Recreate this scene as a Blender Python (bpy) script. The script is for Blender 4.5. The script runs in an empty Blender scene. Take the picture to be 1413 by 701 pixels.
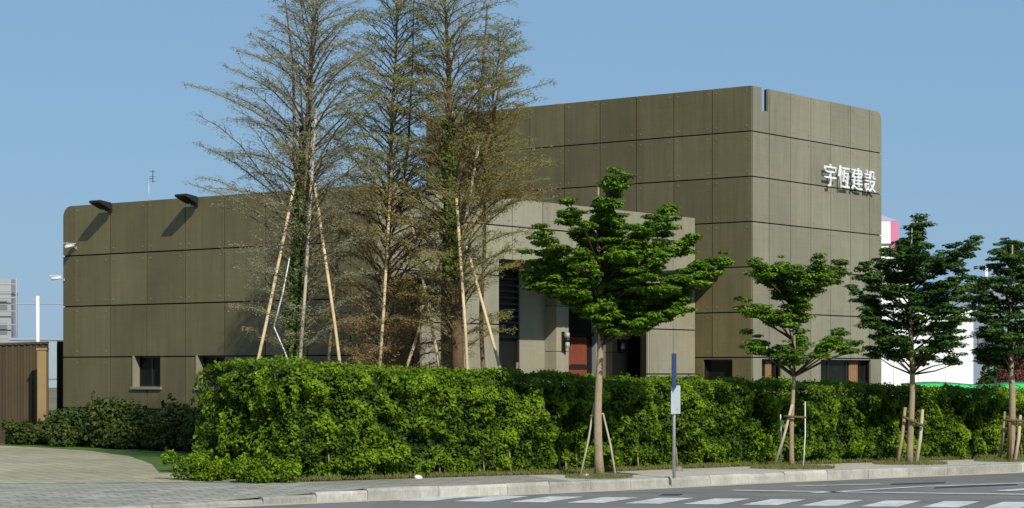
import bpy, math, random
import numpy as np
from mathutils import Vector, noise
R = math.radians
rnd = random.Random(7)
rng = np.random.default_rng(11)
S = bpy.context.scene
COL = S.collection

# ------------------------------------------------------------------ camera, sky, sun, exposure
F = 2938.0; CX = 706.5; HY = 515.0; EYE = 1.7
cam = bpy.data.objects.new('camera', bpy.data.cameras.new('camera')); COL.objects.link(cam)
cam.location = (0, 0, EYE); cam.rotation_euler = (R(90), 0, 0)
cam.data.sensor_width = 36; cam.data.lens = F / 1413 * 36
cam.data.shift_y = (HY - 350.5) / 1413; cam.data.clip_start = .5; cam.data.clip_end = 6000
S.camera = cam
SUN_AZ, SUN_EL = 25.0, 37.5     # degrees right of straight-behind the camera / elevation
w = bpy.data.worlds.new('World'); S.world = w; w.use_nodes = True
nt = w.node_tree; sky = nt.nodes.new('ShaderNodeTexSky'); sky.sky_type = 'NISHITA'; sky.sun_disc = False
sky.sun_elevation = R(SUN_EL); sky.sun_rotation = R(180 - SUN_AZ)
sky.air_density = 1.0; sky.dust_density = .5; sky.ozone_density = 2.2
bg = nt.nodes['Background']; 
mx = nt.nodes.new('ShaderNodeMix'); mx.data_type = 'RGBA'; mx.inputs[0].default_value = .72; mx.inputs[7].default_value = (3.35, 6.1, 9.6, 1)
nt.links.new(sky.outputs[0], mx.inputs[6]); nt.links.new(mx.outputs[2], bg.inputs[0]); bg.inputs[1].default_value = .062
sl = bpy.data.lights.new('sun', 'SUN'); so = bpy.data.objects.new('sun', sl); COL.objects.link(so)
sl.energy = 4.2; sl.angle = R(.5); sl.color = (1, .93, .80)
d = Vector((-math.sin(R(SUN_AZ)) * math.cos(R(SUN_EL)), math.cos(R(SUN_AZ)) * math.cos(R(SUN_EL)), -math.sin(R(SUN_EL))))
so.rotation_euler = d.to_track_quat('-Z', 'Y').to_euler(); so.location = (20, -20, 40)
S.view_settings.view_transform = 'Standard'; S.view_settings.look = 'None'
S.view_settings.exposure = 0.22; S.view_settings.gamma = 1
S.render.resolution_x = 1024; S.render.resolution_y = 508

# ------------------------------------------------------------------ helpers
def P(px, py, Y): return Vector(((px - CX) / F * Y, Y, EYE + (HY - py) / F * Y))
def G(px, py, z=0.0):
    Y = (EYE - z) * F / (py - HY); return Vector(((px - CX) / F * Y, Y, z))
def tag(o, label=None, cat=None, group=None, kind=None):
    if label: o['label'] = label
    if cat: o['category'] = cat
    if group: o['group'] = group
    if kind: o['kind'] = kind
    return o
def empty(name, loc, rz=0):
    o = bpy.data.objects.new(name, None); COL.objects.link(o); o.location = loc; o.rotation_euler = (0, 0, rz); return o
def link(name, me, mats, parent=None, loc=None):
    o = bpy.data.objects.new(name, me); COL.objects.link(o)
    for m in (mats if isinstance(mats, (list, tuple)) else [mats]): me.materials.append(m)
    if parent: o.parent = parent
    if loc is not None: o.location = loc
    return o
class MB:
    def __init__(s): s.v = []; s.f = []; s.t = []; s.m = []; s.sm = []
    def face(s, idx, t=0.5, m=0, sm=False): s.f.append(idx); s.t.append(t); s.m.append(m); s.sm.append(sm)
    def prism(s, poly, fn, d0, d1, t=.5, m=0):
        """poly: 2D points, fn(p, q, d) -> 3D; extruded d0..d1"""
        n = len(poly); b = len(s.v)
        for d_ in (d0, d1):
            for p in poly: s.v.append(tuple(fn(p[0], p[1], d_)))
        s.face(list(range(b, b + n)), t, m); s.face(list(range(b + 2 * n - 1, b + n - 1, -1)), t, m)
        for i in range(n):
            j = (i + 1) % n; s.face([b + i, b + n + i, b + n + j, b + j], t, m)
    def box(s, x0, x1, y0, y1, z0, z1, t=.5, m=0):
        s.prism([(x0, y0), (x1, y0), (x1, y1), (x0, y1)], lambda p, q, d_: (p, q, d_), z0, z1, t, m)
    def tube(s, pts, rad, n=8, t=.5, m=0, cap=True):
        pts = [Vector(p) for p in pts]; b = len(s.v); k = len(pts)
        prev = None
        for i, p in enumerate(pts):
            a = pts[max(i - 1, 0)]; c = pts[min(i + 1, k - 1)]; dr = (c - a).normalized()
            if prev is None:
                up = Vector((0, 0, 1)) if abs(dr.z) < .9 else Vector((1, 0, 0)); e1 = dr.cross(up).normalized()
            else: e1 = (prev - dr * prev.dot(dr)).normalized()
            prev = e1; e2 = dr.cross(e1); r = rad[i] if isinstance(rad, (list, tuple)) else rad
            for j in range(n):
                an = 2 * math.pi * j / n; s.v.append(tuple(p + e1 * math.cos(an) * r + e2 * math.sin(an) * r))
        for i in range(k - 1):
            for j in range(n):
                q = (j + 1) % n; s.face([b + i * n + j, b + i * n + q, b + (i + 1) * n + q, b + (i + 1) * n + j], t, m, True)
        if cap:
            s.face([b + j for j in range(n)][::-1], t, m); s.face([b + (k - 1) * n + j for j in range(n)], t, m)
    def build(s, name, mats, parent=None, loc=None, bevel=0):
        me = bpy.data.meshes.new(name); me.from_pydata(s.v, [], s.f)
        me.polygons.foreach_set('material_index', s.m); me.polygons.foreach_set('use_smooth', s.sm)
        a = me.attributes.new('tint', 'FLOAT', 'FACE'); a.data.foreach_set('value', s.t); me.update()
        import bmesh
        bm = bmesh.new(); bm.from_mesh(me); bmesh.ops.recalc_face_normals(bm, faces=bm.faces); bm.to_mesh(me); bm.free()
        o = link(name, me, mats, parent, loc)
        if bevel:
            md = o.modifiers.new('bevel', 'BEVEL'); md.width = bevel; md.segments = 2; md.limit_method = 'ANGLE'
        return o
def leaf_mesh(name, C, N, L, W, tint, mats, parent=None, loc=None, spread=.8, D=None, midx=None):
    """C centres (n,3), N preferred leaf normals, L/W size arrays; folded rhombus leaves"""
    n = len(C); C = np.asarray(C, float)
    if loc is not None: C = C - np.array(loc)
    nn = np.asarray(N, float) + rng.normal(0, spread, (n, 3)); nn /= np.linalg.norm(nn, axis=1)[:, None] + 1e-9
    dd = rng.normal(0, 1, (n, 3)) if D is None else np.asarray(D, float) + rng.normal(0, .35, (n, 3))
    dd -= nn * (dd * nn).sum(1)[:, None]; dd /= np.linalg.norm(dd, axis=1)[:, None] + 1e-9
    ss = np.cross(nn, dd); L = np.broadcast_to(L, n)[:, None]; W = np.broadcast_to(W, n)[:, None]
    V = np.stack([C - dd * L / 2, C + ss * W / 2 + nn * W * .15, C + dd * L / 2, C - ss * W / 2 + nn * W * .15], 1).reshape(-1, 3)
    me = bpy.data.meshes.new(name); me.vertices.add(4 * n); me.vertices.foreach_set('co', V.ravel())
    me.loops.add(4 * n); me.loops.foreach_set('vertex_index', np.arange(4 * n))
    me.polygons.add(n); me.polygons.foreach_set('loop_start', np.arange(n) * 4)
    me.update(calc_edges=True)
    a = me.attributes.new('tint', 'FLOAT', 'FACE'); a.data.foreach_set('value', np.clip(tint, 0, 1).astype(np.float32))
    if midx is not None: me.polygons.foreach_set('material_index', midx)
    me.update()
    return link(name, me, mats, parent, loc)
def vnoise(p, sc): return noise.noise(Vector(p) * sc)

# ------------------------------------------------------------------ materials
def mat(name, col, rough=.8, spec=.3, metal=0, tint=0, nscale=0, namp=0, bump=0, bscale=20, col2=None, streak=None, trans=0):
    m = bpy.data.materials.new(name); m.use_nodes = True; t = m.node_tree; b = t.nodes['Principled BSDF']
    b.inputs['Roughness'].default_value = rough; b.inputs['Specular IOR Level'].default_value = spec; b.inputs['Metallic'].default_value = metal
    rgb = t.nodes.new('ShaderNodeRGB'); rgb.outputs[0].default_value = (*col, 1); out = rgb.outputs[0]
    def mix(fac, a, bb, mode='MIX'):
        x = t.nodes.new('ShaderNodeMix'); x.data_type = 'RGBA'; x.blend_type = mode
        if isinstance(fac, float): x.inputs[0].default_value = fac
        else: t.links.new(fac, x.inputs[0])
        for s_, v_ in ((6, a), (7, bb)):
            if isinstance(v_, tuple): x.inputs[s_].default_value = v_
            else: t.links.new(v_, x.inputs[s_])
        return x.outputs[2]
    tc = t.nodes.new('ShaderNodeTexCoord').outputs['Object']
    if col2 is not None:
        at = t.nodes.new('ShaderNodeAttribute'); at.attribute_name = 'tint'
        out = mix(at.outputs['Fac'], out, (*col2, 1))
    if tint:
        at = t.nodes.new('ShaderNodeAttribute'); at.attribute_name = 'tint'
        mr = t.nodes.new('ShaderNodeMapRange'); mr.inputs[3].default_value = 1 - tint; mr.inputs[4].default_value = 1 + tint
        t.links.new(at.outputs['Fac'], mr.inputs[0])
        vm = t.nodes.new('ShaderNodeVectorMath'); vm.operation = 'SCALE'; t.links.new(out, vm.inputs[0]); t.links.new(mr.outputs[0], vm.inputs['Scale']); out = vm.outputs[0]
    def noisefac(scale, amp, vec, detail=6):
        global _n
        nz = t.nodes.new('ShaderNodeTexNoise'); nz.inputs['Scale'].default_value = scale; nz.inputs['Detail'].default_value = detail; nz.inputs['Roughness'].default_value = .65
        t.links.new(vec, nz.inputs['Vector'])
        mr = t.nodes.new('ShaderNodeMapRange'); mr.inputs[1].default_value = .25; mr.inputs[2].default_value = .75
        mr.inputs[3].default_value = 1 - amp; mr.inputs[4].default_value = 1 + amp; t.links.new(nz.outputs['Fac'], mr.inputs[0])
        return mr.outputs[0]
    if nscale:
        vm = t.nodes.new('ShaderNodeVectorMath'); vm.operation = 'SCALE'; t.links.new(out, vm.inputs[0]); t.links.new(noisefac(nscale, namp, tc), vm.inputs['Scale']); out = vm.outputs[0]
    if streak:
        for (sx, sy, sz, amp) in streak:
            mp = t.nodes.new('ShaderNodeMapping'); mp.inputs['Scale'].default_value = (sx, sy, sz); t.links.new(tc, mp.inputs[0])
            vm = t.nodes.new('ShaderNodeVectorMath'); vm.operation = 'SCALE'; t.links.new(out, vm.inputs[0]); t.links.new(noisefac(1, amp, mp.outputs[0]), vm.inputs['Scale']); out = vm.outputs[0]
    t.links.new(out, b.inputs['Base Color'])
    if bump:
        nz = t.nodes.new('ShaderNodeTexNoise'); nz.inputs['Scale'].default_value = bscale; nz.inputs['Detail'].default_value = 5; t.links.new(tc, nz.inputs['Vector'])
        bp = t.nodes.new('ShaderNodeBump'); bp.inputs['Strength'].default_value = bump; bp.inputs['Distance'].default_value = .02
        t.links.new(nz.outputs['Fac'], bp.inputs['Height']); t.links.new(bp.outputs[0], b.inputs['Normal'])
    if trans:
        tr = t.nodes.new('ShaderNodeBsdfTranslucent'); t.links.new(out, tr.inputs[0]); ms = t.nodes.new('ShaderNodeMixShader'); ms.inputs[0].default_value = trans
        t.links.new(b.outputs[0], ms.inputs[1]); t.links.new(tr.outputs[0], ms.inputs[2]); t.links.new(ms.outputs[0], t.nodes['Material Output'].inputs[0])
    return m
def brick_mat(name, c1, c2, mortar, bw, bh, rot, off=.5, amp=.15, gap=.012):
    m = mat(name, c1, .9, .2); t = m.node_tree; b = t.nodes['Principled BSDF']
    tc = t.nodes.new('ShaderNodeTexCoord'); mp = t.nodes.new('ShaderNodeMapping'); mp.inputs['Rotation'].default_value = (0, 0, rot); t.links.new(tc.outputs['Object'], mp.inputs[0])
    br = t.nodes.new('ShaderNodeTexBrick'); br.inputs['Scale'].default_value = 1; br.inputs['Brick Width'].default_value = bw; br.inputs['Row Height'].default_value = bh
    br.inputs['Mortar Size'].default_value = gap; br.offset = off; br.inputs['Color1'].default_value = (*c1, 1); br.inputs['Color2'].default_value = (*c2, 1); br.inputs['Mortar'].default_value = (*mortar, 1)
    t.links.new(mp.outputs[0], br.inputs['Vector'])
    out = br.outputs['Color']
    for sc, am in ((.35, amp), (2.2, amp * .8), (30, amp * .5)):
        nz = t.nodes.new('ShaderNodeTexNoise'); nz.inputs['Scale'].default_value = sc; nz.inputs['Detail'].default_value = 4; t.links.new(tc.outputs['Object'], nz.inputs['Vector'])
        mr = t.nodes.new('ShaderNodeMapRange'); mr.inputs[1].default_value = .3; mr.inputs[2].default_value = .7; mr.inputs[3].default_value = 1 - am; mr.inputs[4].default_value = 1 + am; t.links.new(nz.outputs['Fac'], mr.inputs[0])
        vm = t.nodes.new('ShaderNodeVectorMath'); vm.operation = 'SCALE'; t.links.new(out, vm.inputs[0]); t.links.new(mr.outputs[0], vm.inputs['Scale']); out = vm.outputs[0]
    t.links.new(out, b.inputs['Base Color'])
    bp = t.nodes.new('ShaderNodeBump'); bp.invert = True; bp.inputs['Strength'].default_value = .4; bp.inputs['Distance'].default_value = .01
    t.links.new(br.outputs['Fac'], bp.inputs['Height']); t.links.new(bp.outputs[0], b.inputs['Normal'])
    return m
M = {}
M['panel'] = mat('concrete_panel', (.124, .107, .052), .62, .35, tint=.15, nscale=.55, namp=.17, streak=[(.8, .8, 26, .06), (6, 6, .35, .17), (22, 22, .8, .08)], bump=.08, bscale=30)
M['panel_sunlit'] = mat('concrete_panel_sunlit', (.220, .210, .152), .62, .35, tint=.10, nscale=.55, namp=.14, streak=[(.8, .8, 26, .05), (6, 6, .35, .12), (22, 22, .8, .07)], bump=.08, bscale=30)  # same concrete as above; the sun-side brightness is painted into this colour
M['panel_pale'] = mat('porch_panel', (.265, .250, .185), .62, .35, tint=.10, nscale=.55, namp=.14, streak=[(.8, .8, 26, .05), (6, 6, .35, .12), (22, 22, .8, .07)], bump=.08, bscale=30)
M['joint'] = mat('joint', (.016, .015, .011), .9, .1)
M['bolt'] = mat('bolt', (.23, .21, .16), .5, .4)
M['roof'] = mat('roof_felt', (.12, .12, .11), .95, .1, nscale=2, namp=.2)
M['glass'] = mat('dark_glass', (.012, .012, .010), .22, .10, nscale=1.5, namp=.4)
M['frame'] = mat('dark_metal', (.02, .02, .019), .45, .4)
M['curtain'] = mat('tan_curtain', (.30, .17, .09), .9, .1, nscale=3, namp=.15)
M['red_door'] = mat('red_wood_door', (.20, .055, .032), .5, .4, streak=[(6, 6, 1, .2)])
M['white'] = mat('white_paint', (.8, .8, .78), .5, .4, nscale=3, namp=.05)
M['letter'] = mat('letter_white', (.78, .80, .84), .35, .5)
M['steel'] = mat('galvanised_steel', (.42, .45, .48), .4, .5, metal=.4, nscale=12, namp=.1)
M['blue'] = mat('sign_blue', (.015, .04, .13), .45, .5, nscale=6, namp=.2)
M['plate'] = mat('sign_plate', (.50, .56, .60), .4, .5, nscale=6, namp=.08)
M['green_glass'] = mat('green_glass', (.02, .05, .03), .15, .5)
M['asphalt'] = mat('asphalt', (.165, .162, .150), .85, .25, nscale=.5, namp=.2, streak=[(.12, 1.9, 1, .2), (2.5, 2.5, 1, .12), (40, 40, 40, .2)], bump=.3, bscale=90)
M['roadpaint'] = mat('road_paint', (.50, .51, .51), .75, .25, nscale=3, namp=.30, streak=[(22, 22, 22, .25), (90, 90, 90, .2)])
M['concrete'] = mat('concrete_walk', (.42, .395, .33), .9, .2, nscale=.9, namp=.16, streak=[(25, 25, 25, .12)], bump=.3, bscale=50)
M['kerb'] = mat('kerb_stone', (.40, .39, .35), .9, .15, tint=.36, nscale=2.2, namp=.34, streak=[(30, 30, 8, .2)], bump=.2, bscale=30)
M['brick_grey'] = brick_mat('grey_paving', (.24, .235, .20), (.34, .33, .28), (.14, .135, .11), .40, .20, R(-34), amp=.13, gap=.014)
M['brick_beige'] = brick_mat('beige_paving', (.31, .285, .20), (.40, .365, .26), (.18, .19, .10), .40, .20, R(20), amp=.16, gap=.02)
M['soil'] = mat('soil_grass', (.075, .085, .032), .95, .1, nscale=1.2, namp=.4, streak=[(14, 14, 14, .3)])
M['grass'] = mat('lawn', (.07, .12, .026), .95, .1, nscale=1.5, namp=.3, streak=[(30, 30, 30, .3)])
M['earth'] = mat('earth', (.16, .15, .09), .95, .1, nscale=.05, namp=.3)
M['bark'] = mat('bark_pale', (.30, .235, .155), .9, .15, nscale=3, namp=.2, streak=[(12, 12, 2, .25)], bump=.5, bscale=25)
M['bark_dark'] = mat('bark_brown', (.13, .085, .045), .95, .1, nscale=4, namp=.3, streak=[(14, 14, 2, .35)], bump=.6, bscale=25)
M['bark_red'] = mat('bark_reddish', (.17, .12, .075), .95, .1, nscale=4, namp=.3, streak=[(20, 20, 1.5, .35)], bump=.6, bscale=25)
M['twig'] = mat('twig', (.19, .145, .095), .95, .1)
M['limb'] = mat('limb_bark', (.075, .060, .038), .95, .1)
M['pole_wood'] = mat('stake_wood', (.56, .43, .26), .8, .2, nscale=4, namp=.22, streak=[(3, 3, 18, .15)])
M['pole_grey'] = mat('stake_weathered', (.42, .36, .28), .85, .2, nscale=5, namp=.22)
M['pole_white'] = mat('stake_white', (.62, .63, .62), .7, .3)
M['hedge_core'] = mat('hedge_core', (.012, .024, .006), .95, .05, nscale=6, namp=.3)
M['hedge_leaf'] = mat('hedge_leaf', (.026, .066, .005), .6, .2, col2=(.23, .37, .012), trans=.34)
M['bush_leaf'] = mat('bush_leaf', (.016, .042, .008), .6, .2, col2=(.10, .125, .022), trans=.2)
M['tree_leaf'] = mat('street_tree_leaf', (.026, .078, .008), .55, .25, col2=(.20, .35, .020), trans=.3)
M['tree_leaf_dark'] = mat('street_tree_leaf_dark', (.014, .042, .008), .6, .2, col2=(.08, .17, .024), trans=.22)
M['conifer'] = mat('conifer_spray', (.34, .20, .07), .8, .1, col2=(.19, .27, .055), trans=.35)
M['conifer_pale'] = mat('conifer_spray_pale', (.33, .27, .18), .8, .1, col2=(.20, .32, .17), trans=.35)
M['ivy'] = mat('ivy_leaf', (.05, .10, .012), .55, .3, col2=(.16, .26, .030), trans=.25)
M['yellow_leaf'] = mat('yellow_leaf', (.35, .30, .02), .6, .3, col2=(.6, .5, .04), trans=.25)
M['red_leaf'] = mat('red_leaf', (.09, .018, .012), .6, .3, col2=(.24, .08, .07), trans=.25)
M['dry'] = mat('dry_grass', (.17, .15, .06), .9, .1, col2=(.10, .14, .035), trans=.2)
M['brown_fence'] = mat('brown_fence', (.068, .050, .028), .65, .25, tint=.10, nscale=1, namp=.15)
M['tan_post'] = mat('tan_post', (.26, .18, .085), .7, .3, nscale=2, namp=.12)
M['black'] = mat('shadow_gap', (.012, .012, .010), .9, .1)
M['pink'] = mat('pink_paint', (.62, .20, .34), .6, .3)
M['white_wall'] = mat('white_wall', (.82, .83, .84), .7, .3, nscale=.4, namp=.04, streak=[(3, 3, .2, .03)])
M['tarp'] = mat('green_tarp', (.05, .50, .12), .6, .3, nscale=1.5, namp=.15)
M['bluegrey'] = mat('bluegrey_wall', (.22, .27, .33), .8, .2, nscale=.1, namp=.1)
M['haze_grey'] = mat('hazy_concrete', (.33, .35, .37), .9, .1, tint=.12, nscale=.2, namp=.1)  # distance haze is mixed into the colour, no air is modelled
M['haze_blue'] = mat('hazy_sheet', (.30, .37, .43), .9, .1, nscale=.2, namp=.1)  # bluish paling from haze painted into the colour as well
M['far_dark'] = mat('far_window', (.16, .18, .20), .6, .3)
M['lamp_glass'] = mat('lamp_glass', (.34, .36, .38), .3, .5)

# ------------------------------------------------------------------ setting: ground, road, kerb
KERB = [(-40, -25), (-14, 6), (-9.4, 20), (-7.6, 25.2), (-6.2, 27.6), (-4.2, 29.45), (-2.1, 31.0), (-.07, 32.45), (1.9, 34.0), (4.66, 36.35), (9.55, 39.9), (30, 54.9), (400, 325)]
def sheet(name, poly, z, m, loc=(0, 0, 0)):
    from mathutils.geometry import tessellate_polygon
    vs = [Vector((x, y, z)) for x, y in poly]
    tris = tessellate_polygon([vs]); me = bpy.data.meshes.new(name); me.from_pydata([tuple(v) for v in vs], [], [tuple(t) for t in tris])
    me.update()
    if me.polygons[0].normal.z < 0: me.flip_normals()
    o = link(name, me, m); return o
kin = [(x - .07, y + .09) if x > -1 else (x - 1.25, y + 1.5) if x > -15 else (x - 2, y) for x, y in KERB]
def kdrop(x): return -.10 * min(1, max(0, (-2.2 - x) / 1.9))
g = sheet('ground', kin + [(3000, 3000), (-3000, 3000), (-3000, -25)], 0, M['earth']); tag(g, kind='structure')
rd = sheet('road', [(-40, -60)] + [(x, y + .0) for x, y in KERB][0:] + [(400, -60)], -.15, M['asphalt']); tag(rd, kind='structure')
fg = sheet('far_ground', [(-3000, -3000), (3000, -3000), (3000, 3000), (-3000, 3000)], -.3, M['earth']); tag(fg, kind='structure')
def offline(line, d):
    out = []
    for i, p in enumerate(line):
        a = line[max(i - 1, 0)]; c = line[min(i + 1, len(line) - 1)]; dx, dy = c[0] - a[0], c[1] - a[1]; l = math.hypot(dx, dy)
        out.append((p[0] - dy / l * d, p[1] + dx / l * d))
    return out
# concrete pavement strip between kerb and hedge
wk = [(.9, 33.2)] + KERB[8:12]
sw = sheet('sidewalk', [(x, y) for x, y in offline(wk, .10)] + offline(wk, 3.6)[::-1], .004, M['concrete']); tag(sw, kind='structure')
bp_ = sheet('brick_pavement', [(-16.8, 8), (-11.2, 20.9), (-9.0, 26.6), (-7.6, 29.15), (-5.45, 31.0), (-3.35, 32.55), (-2.6, 33.3), (-3.4, 33.1), (-8.5, 32.5), (-24, 31.6), (-24, 8)], .008, M['brick_grey']); tag(bp_, kind='structure')
ap = []
for (ox, oy), (ix, iy) in zip([(-14, 6), (-9.4, 20), (-7.6, 25.2), (-6.2, 27.6), (-4.2, 29.45), (-2.1, 31.0), (-.07, 32.45), (1.0, 33.3)], [(-16.8, 8), (-11.2, 20.9), (-9.0, 26.6), (-7.6, 29.15), (-5.45, 31.0), (-3.35, 32.55), (-2.0, 34.0), (.2, 35.4)]):
    ap += [(ox - .07, oy + .09, .010 + kdrop(ox)), (ix, iy, .009)]
me = bpy.data.meshes.new('pavement_apron'); me.from_pydata(ap, [], [[2 * k, 2 * k + 2, 2 * k + 3, 2 * k + 1] for k in range(7)]); me.update()
if me.polygons[0].normal.z < 0: me.flip_normals()
tag(link('pavement_apron', me, M['brick_grey']), kind='structure')
dw = sheet('driveway', [(-24, 31.6), (-8.5, 32.5), (-3.4, 33.1), (-3.4, 38), (-7, 48.4), (-11, 51), (-24, 51)], .012, M['brick_beige']); tag(dw, kind='structure')
gv = sheet('lawn_strip', [(-13.0, 50.9), (-10.9, 48.6), (-9.1, 46.2), (-7.8, 43.4), (-6.7, 39.6), (-6.0, 36.2), (-3.2, 35.0), (-2, 43.5), (-8.4, 50.2)], .016, M['grass']); tag(gv, kind='structure')
yd = sheet('yard', [(-4.7, 35.0), (-3.3, 33.4), (.55, 35.8), (3.66, 38.5), (10.3, 42.9), (26, 53.5), (26, 66), (-2, 60)], .020, M['soil']); tag(yd, kind='structure')
# kerb blocks
mb = MB()
def kerb_blocks():
    line = [Vector((x, y)) for x, y in KERB[1:12]]
    seg = []; 
    for i in range(len(line) - 1):
        L = (line[i + 1] - line[i]).length; n = max(1, round(L / 1.0))
        for k in range(n): seg.append((line[i].lerp(line[i + 1], k / n), line[i].lerp(line[i + 1], (k + 1) / n)))
    for k, (a, c) in enumerate(seg):
        dr = (c - a).normalized(); nn = Vector((-dr.y, dr.x)); a2 = a + dr * .003; c2 = c - dr * .003
        top = .018; 
        xm = (a.x + c.x) / 2
        top += kdrop(xm)
        t = rnd.random() * .55
        if -2.4 < xm < -.9: t = (1.0 if int(k) % 2 else .25)
        top += rnd.uniform(-.012, .004); ch = rnd.uniform(.015, .05)
        prof = [(-.0, -.30), (0, top - ch), (ch * .9, top), (.17, top), (.17, -.30)]
        mb.prism(prof, lambda p, q, d_: (a2.x + nn.x * p + dr.x * d_, a2.y + nn.y * p + dr.y * d_, q), 0, (c2 - a2).length, t)
kerb_blocks()
tag(mb.build('kerb', M['kerb'], bevel=.006), kind='structure')
# gutter strip
gl = offline(KERB[2:12], -.0); g2 = offline(KERB[2:12], -.32)
tag(sheet('gutter', gl + g2[::-1], -.146, M['concrete']), kind='structure')
# markings
mb = MB(); mb2 = MB()
sd = Vector((.40, .915)).normalized()
for k in range(-5, 9):
    bl = Vector((2.42 + .81 * k, 30.03 - .165 * k)); wd = Vector((.49, -.06)); L = 1.42
    q = [bl, bl + wd, bl + wd + sd * L, bl + sd * L]
    mb.prism([tuple(p) for p in q], lambda p, q_, d_: (p, q_, d_), -.1455, -.1415)
cw = mb.build('crosswalk_stripes', M['roadpaint']); tag(cw, kind='structure')
def road_line(name, pts, wid):
    a = offline(pts, wid / 2); b_ = offline(pts, -wid / 2)
    tag(sheet(name, a + b_[::-1], -.1415, M['roadpaint']), kind='structure')
road_line('stop_line', [tuple(G(x, y, -.15)[:2]) for x, y in ((1010, 677), (1200, 680), (1430, 683))], .22)
road_line('edge_line', [tuple(G(x, y, -.15)[:2]) for x, y in ((1120, 681), (1270, 672), (1460, 665.5))], .16)
road_line('lane_dash', [tuple(G(x, y, -.15)[:2]) for x, y in ((1380, 678), (1470, 672))], .3)
road_line('bay_line', [tuple(G(x, y, -.15)[:2]) for x, y in ((1095, 671.5), (1215, 668.5))], .16)
mp = MB()
for (x0, y0, x1, y1) in ((1225, 668.5, 1300, 666.5), (1285, 673.5, 1400, 668.8), (908, 683, 935, 683)):
    a = G(x0, y0, -.15); b_ = G(x1, y1, -.15); mp.prism([(a.x, a.y - .18), (b_.x, b_.y - .18), (b_.x + .1, b_.y + .2), (a.x + .1, a.y + .15)], lambda p, q_, d_: (p, q_, d_), -.149, -.1435)
M['patch'] = mat('asphalt_patch', (.035, .036, .04), .8, .3, nscale=3, namp=.2)
tag(mp.build('road_patches', M['patch']), kind='structure')

# ------------------------------------------------------------------ the office building (local x = away to the right, local y = away to the left)
C1 = Vector((-2.86, 44.6, 0)); ROT = math.atan2(.792, .610)
office = empty('office_building', C1, ROT)
tag(office, 'long olive concrete panel office with tall windowless tower and recessed entrance behind the hedge', 'building')
def sub_rects(rects, op):
    out = []
    for (a0, a1, z0, z1) in rects:
        o0, o1, p0, p1 = op
        if o1 <= a0 or o0 >= a1 or p1 <= z0 or p0 >= z1: out.append((a0, a1, z0, z1)); continue
        if o0 > a0: out.append((a0, o0, z0, z1))
        if o1 < a1: out.append((o1, a1, z0, z1))
        m0, m1 = max(a0, o0), min(a1, o1)
        if p0 > z0: out.append((m0, m1, z0, p0))
        if p1 < z1: out.append((m0, m1, p1, z1))
    return out
def panel_wall(name, fn, ab, zb, ops, m, thick=.22, round_at=None, light=False, parent=office, gap=.014, bolts=True):
    """fn(a, z, d) -> local point, d grows inwards; panels at d 0..0.05, backing 0.05..thick"""
    mb = MB()
    for i in range(len(ab) - 1):
        for j in range(len(zb) - 1):
            t = rnd.random(); last = zb[j + 1] == zb[-1]
            rs = [(ab[i] + gap, ab[i + 1] - gap, zb[j] + gap * 1.1, zb[j + 1] - (0 if last else gap * 1.1))]
            for op in ops: rs = [r for q in [sub_rects([r_], op) for r_ in rs] for r in q]
            for (a0, a1, z0, z1) in rs:
                if a1 - a0 < .02 or z1 - z0 < .02: continue
                poly = [(a0, z0), (a1, z0), (a1, z1), (a0, z1)]
                if round_at and last and abs(a1 - (ab[-1] - gap)) < .001 and round_at == 'end':
                    rr = min(.26, a1 - a0); poly = [(a0, z0), (a1, z0)] + [(a1 - rr + rr * math.cos(q), z1 - rr + rr * math.sin(q)) for q in [math.pi / 2 * k / 6 for k in range(7)]] + ([(a0, z1)] if a1 - a0 > rr + .01 else [])
                mb.prism(poly, fn, 0, .05, t)
                if bolts and len(rs) == 1 and a1 - a0 > .6:
                    for (ba, bz) in ((a0 + .12, z0 + .12), (a1 - .12, z0 + .12), (a0 + .12, z1 - .12), (a1 - .12, z1 - .12)):
                        mb.prism([(ba + .016 * math.cos(q), bz + .016 * math.sin(q)) for q in [math.pi / 3 * k for k in range(6)]], fn, -.012, .002, .5, 1)
    rs = [(ab[0] + .06, ab[-1] - (.018 if round_at else .06), zb[0], zb[-1] - (.27 if round_at else .01))]
    for op in ops: rs = [r for q in [sub_rects([r_], op) for r_ in rs] for r in q]
    for (a0, a1, z0, z1) in rs: mb.prism([(a0, z0), (a1, z0), (a1, z1), (a0, z1)], fn, .05, thick, .5, 2)
    if round_at:
        rs = [(ab[0] + .06, ab[-1] - .27, zb[-1] - .27, zb[-1] - .01)]
        for op in ops: rs = [r for q in [sub_rects([r_], op) for r_ in rs] for r in q]
        for (a0, a1, z0, z1) in rs: mb.prism([(a0, z0), (a1, z0), (a1, z1), (a0, z1)], fn, .05, thick, .5, 2)
    return mb.build(name, [m, M['bolt'], M['joint']], parent)
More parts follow.
